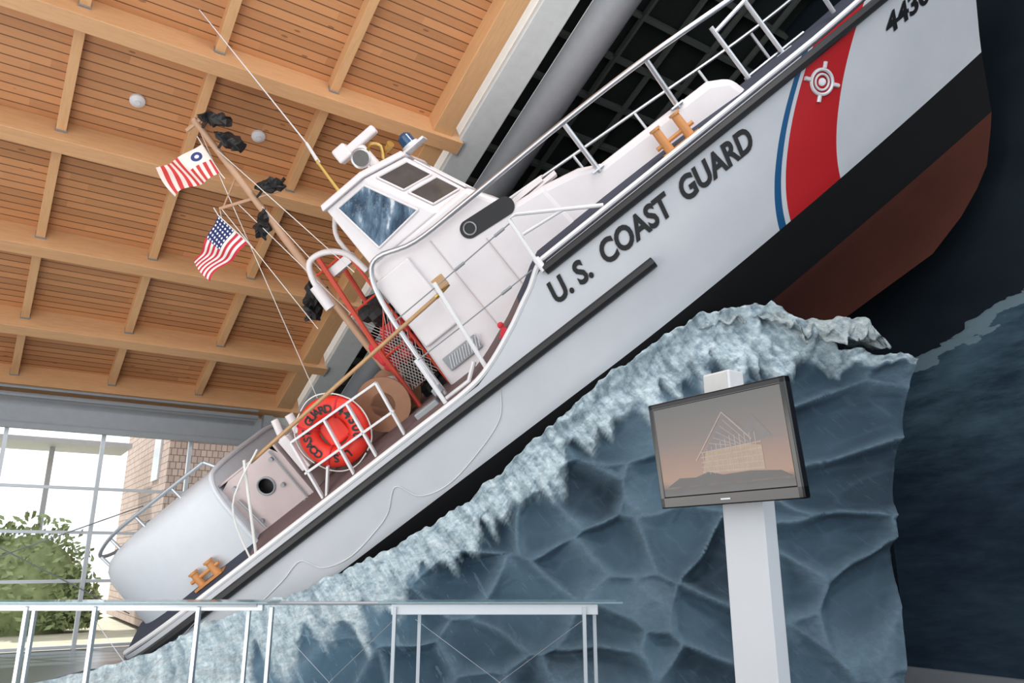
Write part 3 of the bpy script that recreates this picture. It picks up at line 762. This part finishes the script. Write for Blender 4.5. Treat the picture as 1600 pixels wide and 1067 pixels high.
def wave():
    NX,NF,NB=420,190,14; v=[];f=[];foam=[];ridge=[];tone=[]
    for i in range(NX+1):
        x=-6.3+(4.25+6.3)*i/NX; yc,zc=crest_at(x)
        jag=noise.noise(V3((x*5,3,1)))*.06+noise.noise(V3((x*14,7,1)))*.04
        zc=max(.03,zc+jag*min(1,zc)); dep=interp(x,[(-6.3,.3),(-3,.8),(0,1.0),(2.5,1.2),(4.25,1.0)])
        side=max(0,x/4.25)**1.3 if x>0 else 0
        fw_=interp(x,[(-6,1.3),(-3,.95),(-1,.70),(.3,.62),(1.3,.75),(2,.95),(3,.8),(3.45,.25),(4.3,.05)])
        for j in range(NF+1):
            k=j/NF; z=zc*k
            y=yc-dep*(1-k**1.3)*(.75+.25*math.cos(k*3.0))
            hol=max(0,min(1,(x+.5)/2))*.28*math.sin(min(1,k*1.02)*math.pi)**2*(1 if k>.3 else k/.3)
            y+=hol*.6
            if k>.93: y-= .22*((k-.93)/.07)**1.5*max(0,min(1,(x+1)/2.5))
            # faceted planes: warped slanted cells, each tilted its own way
            w=noise.noise(V3((x*.8,z*.8,5)))*.5; w2=noise.noise(V3((x*2.3,z*2.3,15)))*.07
            P=V3(((x*.95-z*.35)*1.25+w+w2,(z*1.0+x*.25)*1.75+w*1.3-w2,.3))
            dd,pp=noise.voronoi(P); r=dd[1]-dd[0]; cpt=pp[0]
            rd=noise.cell_vector(cpt*9.7)  # per-facet random values
            edgeamt=max(0,1-r*3.6)**1.6
            blend=min(1,r*5)
            tilt=((P.x-cpt.x)*(rd.x-.5)*2+(P.y-cpt.y)*(rd.y-.2)*1.6)
            r2=vor(P*2.3+V3((4,2,1))); e2=max(0,1-r2*5.0)
            dist=(zc-z)
            tooth=noise.fractal(V3(((x+z*.55)*3.4,(z-x*.5)*.8,4)),1.0,2.0,4)
            fm=sst(0,.35,1-dist/max(.02,fw_*(1+.75*tooth)))
            streak=noise.fractal(V3(((x+z*.8)*6,(z-x*.7)*1.2,2)),1.0,2.0,4)
            amp=min(1,z*1.2)
            y+= -.10*edgeamt*amp*(1-fm*.6) +.10*min(r,.5)*amp*(1-fm*.7) +.16*tilt*blend*amp*(1-fm*.8) - .06*streak*fm*amp -.010*e2*amp
            y+= -.06*noise.fractal(V3((x*9,z*9,1)),1,2,3)*fm -.10*fm*amp*(1 if x<3.3 else .2)
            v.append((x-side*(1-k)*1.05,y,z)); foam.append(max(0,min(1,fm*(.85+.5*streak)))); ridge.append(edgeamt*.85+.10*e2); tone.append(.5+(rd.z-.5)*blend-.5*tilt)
        for j in range(1,NB+1):
            k=j/NB; q=noise.noise(V3((x*3,k*6,9)))*.08
            v.append((x,yc-.2*max(0,min(1,(x+1)/2.5))*(1-k)+k*2.6,max(.02,zc*(1-.35*k)-.25*math.sin(k*math.pi/2)*min(1,zc)+q*min(1,zc)))); foam.append(.8*(1-k)); ridge.append(.2); tone.append(.5)
        v.append((x-side*.5,yc+2.8,0)); foam.append(0); ridge.append(0); tone.append(.5)
    m=NF+1+NB+1
    for i in range(NX):
        for j in range(m-1):
            a=i*m+j; f.append((a,a+m,a+m+1,a+1))
    f.append(tuple(NX*m+j for j in range(m)))
    o=mesh("wave_body",v,f,None,None,True,recalc=False)
    for nm,arr in(("foam",foam),("ridge",ridge),("tone",tone)):
        at=o.data.attributes.new(nm,'FLOAT','POINT')
        at.data.foreach_set("value",arr)
    t=NT("painted_wave"); co=t.coord(); x,y,z=t.sep(co)
    fo=t.attr("foam").outputs["Fac"]; ri=t.attr("ridge").outputs["Fac"]; to=t.attr("tone").outputs["Fac"]
    n1=t.noise(co,1.1,4); n2=t.noise(t.scale(co,(6,6,9)),2.2,6,.75)
    st=t.noise(t.scale(t.comb(t.math('ADD',x,t.math('MULTIPLY',z,.8)),y,t.math('SUBTRACT',z,t.math('MULTIPLY',x,.7))),(9,1,1.6)),1.4,5,.7)
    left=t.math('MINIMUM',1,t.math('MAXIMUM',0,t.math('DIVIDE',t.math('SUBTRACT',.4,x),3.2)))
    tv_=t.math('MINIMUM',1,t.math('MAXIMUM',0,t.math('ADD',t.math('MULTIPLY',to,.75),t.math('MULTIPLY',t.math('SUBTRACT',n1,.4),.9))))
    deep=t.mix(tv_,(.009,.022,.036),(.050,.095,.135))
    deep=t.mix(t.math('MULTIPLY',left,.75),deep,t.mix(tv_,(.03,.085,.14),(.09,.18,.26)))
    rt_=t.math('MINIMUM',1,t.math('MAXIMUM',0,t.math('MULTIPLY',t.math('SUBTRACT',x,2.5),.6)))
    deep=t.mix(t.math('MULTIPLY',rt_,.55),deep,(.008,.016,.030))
    c=t.mix(t.math('MULTIPLY',ri,t.math('ADD',.10,t.math('MULTIPLY',n2,.65))),deep,(.19,.29,.37))
    c=t.mix(t.math('MULTIPLY',t.math('GREATER_THAN',st,.60),t.math('ADD',.04,t.math('MULTIPLY',left,.38))),c,(.26,.40,.50))
    ff=t.math('MINIMUM',1,t.math('MULTIPLY',fo,t.math('ADD',.65,t.math('MULTIPLY',st,.9))))
    fc=t.mix(t.math('MINIMUM',1,t.math('MAXIMUM',0,t.math('MULTIPLY',t.math('SUBTRACT',t.math('ADD',n2,t.math('MULTIPLY',st,.6)),.48),1.9))),(.10,.19,.25),(.60,.70,.74))
    c=t.mix(ff,c,fc)
    t.bump(n2,.5,.03)
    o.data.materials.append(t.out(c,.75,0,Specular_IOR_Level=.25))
    return o
wv=empty("wave_sculpture"); wo=wave(); wo.parent=wv
def lip():
    v=[];f=[];path=cat([(.9,8.5,3.36),(1.4,8.38,3.72),(1.77,8.30,3.98),(2.07,8.22,4.18),(2.42,8.12,4.28),(2.81,8.05,4.30),(3.0,8.0,4.16),(3.3,7.95,4.06),(3.62,7.9,4.06),(3.85,7.85,4.00),(3.98,7.85,3.86)],26)
    K=28; n=len(path)
    for i,p in enumerate(path):
        q=i/(n-1); sc=interp(q,[(0,.15),(.3,.5),(.5,.8),(.7,1.1),(.92,1.15),(1,.2)])
        for k in range(K):
            A=2*math.pi*k/K
            fr=1+.5*noise.fractal(V3((p.x*5,math.cos(A)*1.4,math.sin(A)*1.4)),1,2,5)
            ry=.30*math.cos(A); rz=.11*math.sin(A)
            if math.cos(A)<0: rz-=.14*abs(math.cos(A))**2*(1+1.2*noise.noise(V3((p.x*14,1,1))))
            v.append((p.x+noise.noise(V3((p.x*9,A,2)))*.07,p.y+.18+ry*sc*fr,p.z-.04+rz*sc*fr))
    for i in range(n-1):
        for k in range(K): f.append((i*K+k,i*K+(k+1)%K,(i+1)*K+(k+1)%K,(i+1)*K+k))
    f+=[tuple(range(K)),tuple((n-1)*K+k for k in range(K))]
    t=NT("foam_plaster"); co=t.coord(); n2=t.noise(co,9,6,.75)
    t.bump(n2,.9,.05)
    fac=t.math('MINIMUM',1,t.math('MAXIMUM',0,t.math('MULTIPLY',t.math('SUBTRACT',n2,.3),2.2)))
    mesh("foam_lip",v,f,t.out(t.mix(fac,(.14,.21,.25),(.66,.72,.72)),.8,0,Specular_IOR_Level=.2),wv,True)
lip()

# ------------------------------------------------------------------ television on stand
W=-V; tl_=math.radians(7); Nn=-U*math.cos(tl_)-ZZ*math.sin(tl_); UpT=ZZ*math.cos(tl_)-U*math.sin(tl_)
tc=V3((1.205,4.43,2.22))
MT=Matrix(((W.x,-Nn.x,UpT.x,tc.x),(W.y,-Nn.y,UpT.y,tc.y),(W.z,-Nn.z,UpT.z,tc.z),(0,0,0,1)))
tv=empty("television",MT); TW,TH=1.03,.645
b=Buf(); bz=.04
b.box((0,0,TH/2-bz/2),(TW,.05,bz)); b.box((0,0,-TH/2+.035),(TW,.05,.07)); b.box((-TW/2+bz/2,0,0),(bz,.05,TH)); b.box((TW/2-bz/2,0,0),(bz,.05,TH)); b.box((0,.025,0),(TW-.02,.035,TH-.02)); b.box((0,.06,0),(TW*.6,.05,TH*.6))
b.make("bezel",m_blackgloss,tv,bevel=.008)
b=Buf(); b.box((0,-.027,-TH/2+.032),(.07,.003,.008)); b.make("bezel_mark",m_rail,tv)
t=NT("tv_picture"); x,y,z=t.sep(t.coord())
g=t.math('ADD',t.math('DIVIDE',z,.60),.5); nz=t.noise(t.scale(t.coord(),(2,1,9)),2,4)
g2=t.math('ADD',g,t.math('MULTIPLY',t.math('SUBTRACT',nz,.5),.14))
col=t.ramp(g2,[(.0,(.10,.11,.13)),(.15,(.05,.045,.05)),(.23,(.42,.24,.16)),(.40,(.36,.21,.16)),(.62,(.22,.18,.17)),(1,(.15,.16,.16))])
scr=t.out((.02,.02,.02),.3); t._in(t.b.inputs["Emission Color"],col); t.b.inputs["Emission Strength"].default_value=.7
def emis(name,c,s=.7):
    t=NT(name); n=t.noise(t.coord(),20,3); cc=t.mix(n,tuple(q*.8 for q in c),tuple(q*1.2 for q in c)); m=t.out((.02,.02,.02),.3); t._in(t.b.inputs["Emission Color"],cc); t.b.inputs["Emission Strength"].default_value=s; return m
mesh("screen",[(-TW/2+.036,-.02,-TH/2+.065),(TW/2-.036,-.02,-TH/2+.065),(TW/2-.036,-.02,TH/2-.036),(-TW/2+.036,-.02,TH/2-.036)],[(0,1,2,3)],scr,tv)
mp=emis("screen_picture_pale",(.50,.39,.34)); mp2=emis("screen_picture_roof",(.21,.185,.19)); mp3=emis("screen_picture_lit",(.46,.32,.21)); mp4=emis("screen_picture_dark",(.06,.055,.06))
yS=-.0215
mesh("picture_roof",[(-.10,yS,-.02),(.06,yS,.19),(.10,yS,.17),(.20,yS,.08),(.27,yS,.15),(.38,yS,.02),(.20,yS,-.0)],[(0,1,2,3,6),(3,4,5,6)],mp2,tv,recalc=False)
mesh("picture_lit_hall",[(-.14,yS-.0003,-.14),(-.10,yS-.0003,-.02),(.20,yS-.0003,.0),(.30,yS-.0003,-.02),(.30,yS-.0003,-.15)],[(0,1,2,3,4)],mp3,tv,recalc=False)
b=Buf()
for k in range(12): b.box((-.12+k*.035,yS-.001,-.08+min(k,6)*.006),(.005,.001,.13+min(k,6)*.012))
for k in range(5): b.bar((-.14,yS-.001,-.13+k*.028),(.30,yS-.001,-.14+k*.035),.001,.005)
b.bar((-.18,yS-.001,-.06),(.06,yS-.001,.195),.001,.007); b.bar((.06,yS-.001,.195),(.24,yS-.001,.02),.001,.007)
for k in range(5): b.bar((-.06+k*.03,yS-.001,.03+k*.03),(.10+k*.03,yS-.001,-.0),.001,.003)
b.make("picture_building",mp,tv)
mesh("picture_foreground",[(-.40,yS-.0015,-.18),(-.33,yS-.0015,-.15),(-.2,yS-.0015,-.155),(-.1,yS-.0015,-.13),(.0,yS-.0015,-.155),(.2,yS-.0015,-.15),(.40,yS-.0015,-.165),(.46,yS-.0015,-.20),(-.44,yS-.0015,-.20)],[tuple(range(9))],mp4,tv,recalc=False)
b=Buf(); b.box((0,.10,0),(.3,.05,.3)); b.make("wall_bracket",m_black,tv)
pc=V3((1.41,4.68,0)); bx=(V,U,ZZ)
m_post=simple("white_post_paint",(.56,.59,.63),.45,var=.03)
st=empty("television_stand")
b=Buf(); b.box(pc+V3((0,0,1.26)),(.30,.11,2.52),bx); b.make("post",m_post,st,bevel=.006)
b=Buf(); b.box(pc+V3((0,0,.01)),(.7,.6,.02),bx); b.make("base_plate",m_post,st,bevel=.004)
sp=empty("loudspeaker")
sc_=V3((1.33,4.72,2.64))
b=Buf(); b.box(sc_,(.21,.14,.17),bx); b.make("speaker_case",m_white,sp,bevel=.012)
b=Buf(); b.box(sc_-U*.073,(.18,.004,.14),bx); b.make("speaker_grille",m_fascia,sp)
b=Buf(); b.box(sc_-ZZ*.098,(.06,.06,.025),bx); b.make("speaker_foot",m_black,sp)
# ------------------------------------------------------------------ museum railing
rl=empty("museum_railing")
b=Buf(); RT=1.215
for x in(-4.18,-3.59,-2.70,-2.07,-1.01,.62): b.box((x,7.0,.60),(.03,.05,1.2))
for x in(-4.3,-2.37,-.83,.74): b.box((x,7.32,.60),(.03,.04,1.2))
b.tube([(-7,7.0,RT),(-2.2,7.0,RT)],.018,8); b.tube([(-7,7.32,RT),(.74,7.32,RT)],.016,8)
b.make("rail_posts",m_rail,rl)
m_panel=simple("white_reading_rail",(.58,.62,.66),.4,var=.03)
b=Buf(); b.box((-.15,7.02,RT-.035),(1.78,.05,.085)); b.box((-.15,7.3,RT-.035),(1.78,.04,.085)); b.box((-3.6,7.02,RT-.02),(2.9,.05,.05)); b.box((.72,7.16,RT-.035),(.04,.3,.085)); b.make("rail_fascia",m_panel,rl,bevel=.005)
t=NT("rail_glass"); gm=t.out((.25,.40,.45),.05,0,Alpha=.55)
b=Buf(); b.box((-.1,7.16,RT+.022),(2.1,.42,.014)); b.box((-4.2,7.16,RT+.022),(4.2,.42,.014)); b.make("glass_top",gm,rl)
b=Buf()
for x0,x1 in((-.83,.62),(-2.07,-1.01),(-3.59,-2.70)):
    b.tube([(x0,7.0,1.1),(x1,7.0,.1)],.0025,4); b.tube([(x0,7.0,.1),(x1,7.0,1.1)],.0025,4)
b.make("rail_tension_wires",m_rail,rl)

# ------------------------------------------------------------------ light
w=bpy.data.worlds.new("World"); scn.world=w; w.use_nodes=True; nt=w.node_tree
bg=nt.nodes["Background"]; bg.inputs[0].default_value=(.90,.95,1,1); bg.inputs[1].default_value=1.6
def area(name,loc,target,sx,sy,power,col):
    l=bpy.data.lights.new(name,'AREA'); l.shape='RECTANGLE'; l.size=sx; l.size_y=sy; l.energy=power; l.color=col
    o=bpy.data.objects.new(name,l); link(o); o.location=loc
    o.rotation_euler=(V3(target)-V3(loc)).to_track_quat('-Z','Y').to_euler(); return o
area("front_daylight_fill",(-3,-5,4),(0,8,4),12,6,380,(1,.98,.95))  # unseen area light added behind the camera as daylight fill
area("ceiling_bounce_fill",(-5,6,.6),(-2,9,8),6,6,420,(1,.96,.91))  # unseen area light added near the floor, imitates bounce onto the ceiling
area("overhead_area_light",(1.5,4.5,10.5),(1,8,4),2,2,300,(1,.97,.95))  # area light overhead, aimed at the boat
l=bpy.data.lights.new("sun","SUN"); l.energy=4; l.angle=.01; l.color=(1,.98,.94)
o=bpy.data.objects.new("sun",l); link(o); dirv=(V*.75-U*.55)*.8+ZZ*1.0
o.rotation_euler=(dirv).to_track_quat('Z','Y').to_euler()

# ------------------------------------------------------------------ camera
c=bpy.data.cameras.new("camera"); c.lens=27; c.sensor_width=36; c.clip_end=300
co=bpy.data.objects.new("camera",c); link(co); co.location=(0,0,1.6); co.rotation_euler=(math.radians(90+15.8),0,0); scn.camera=co
try:
    scn.view_settings.view_transform='Standard'
except Exception: pass
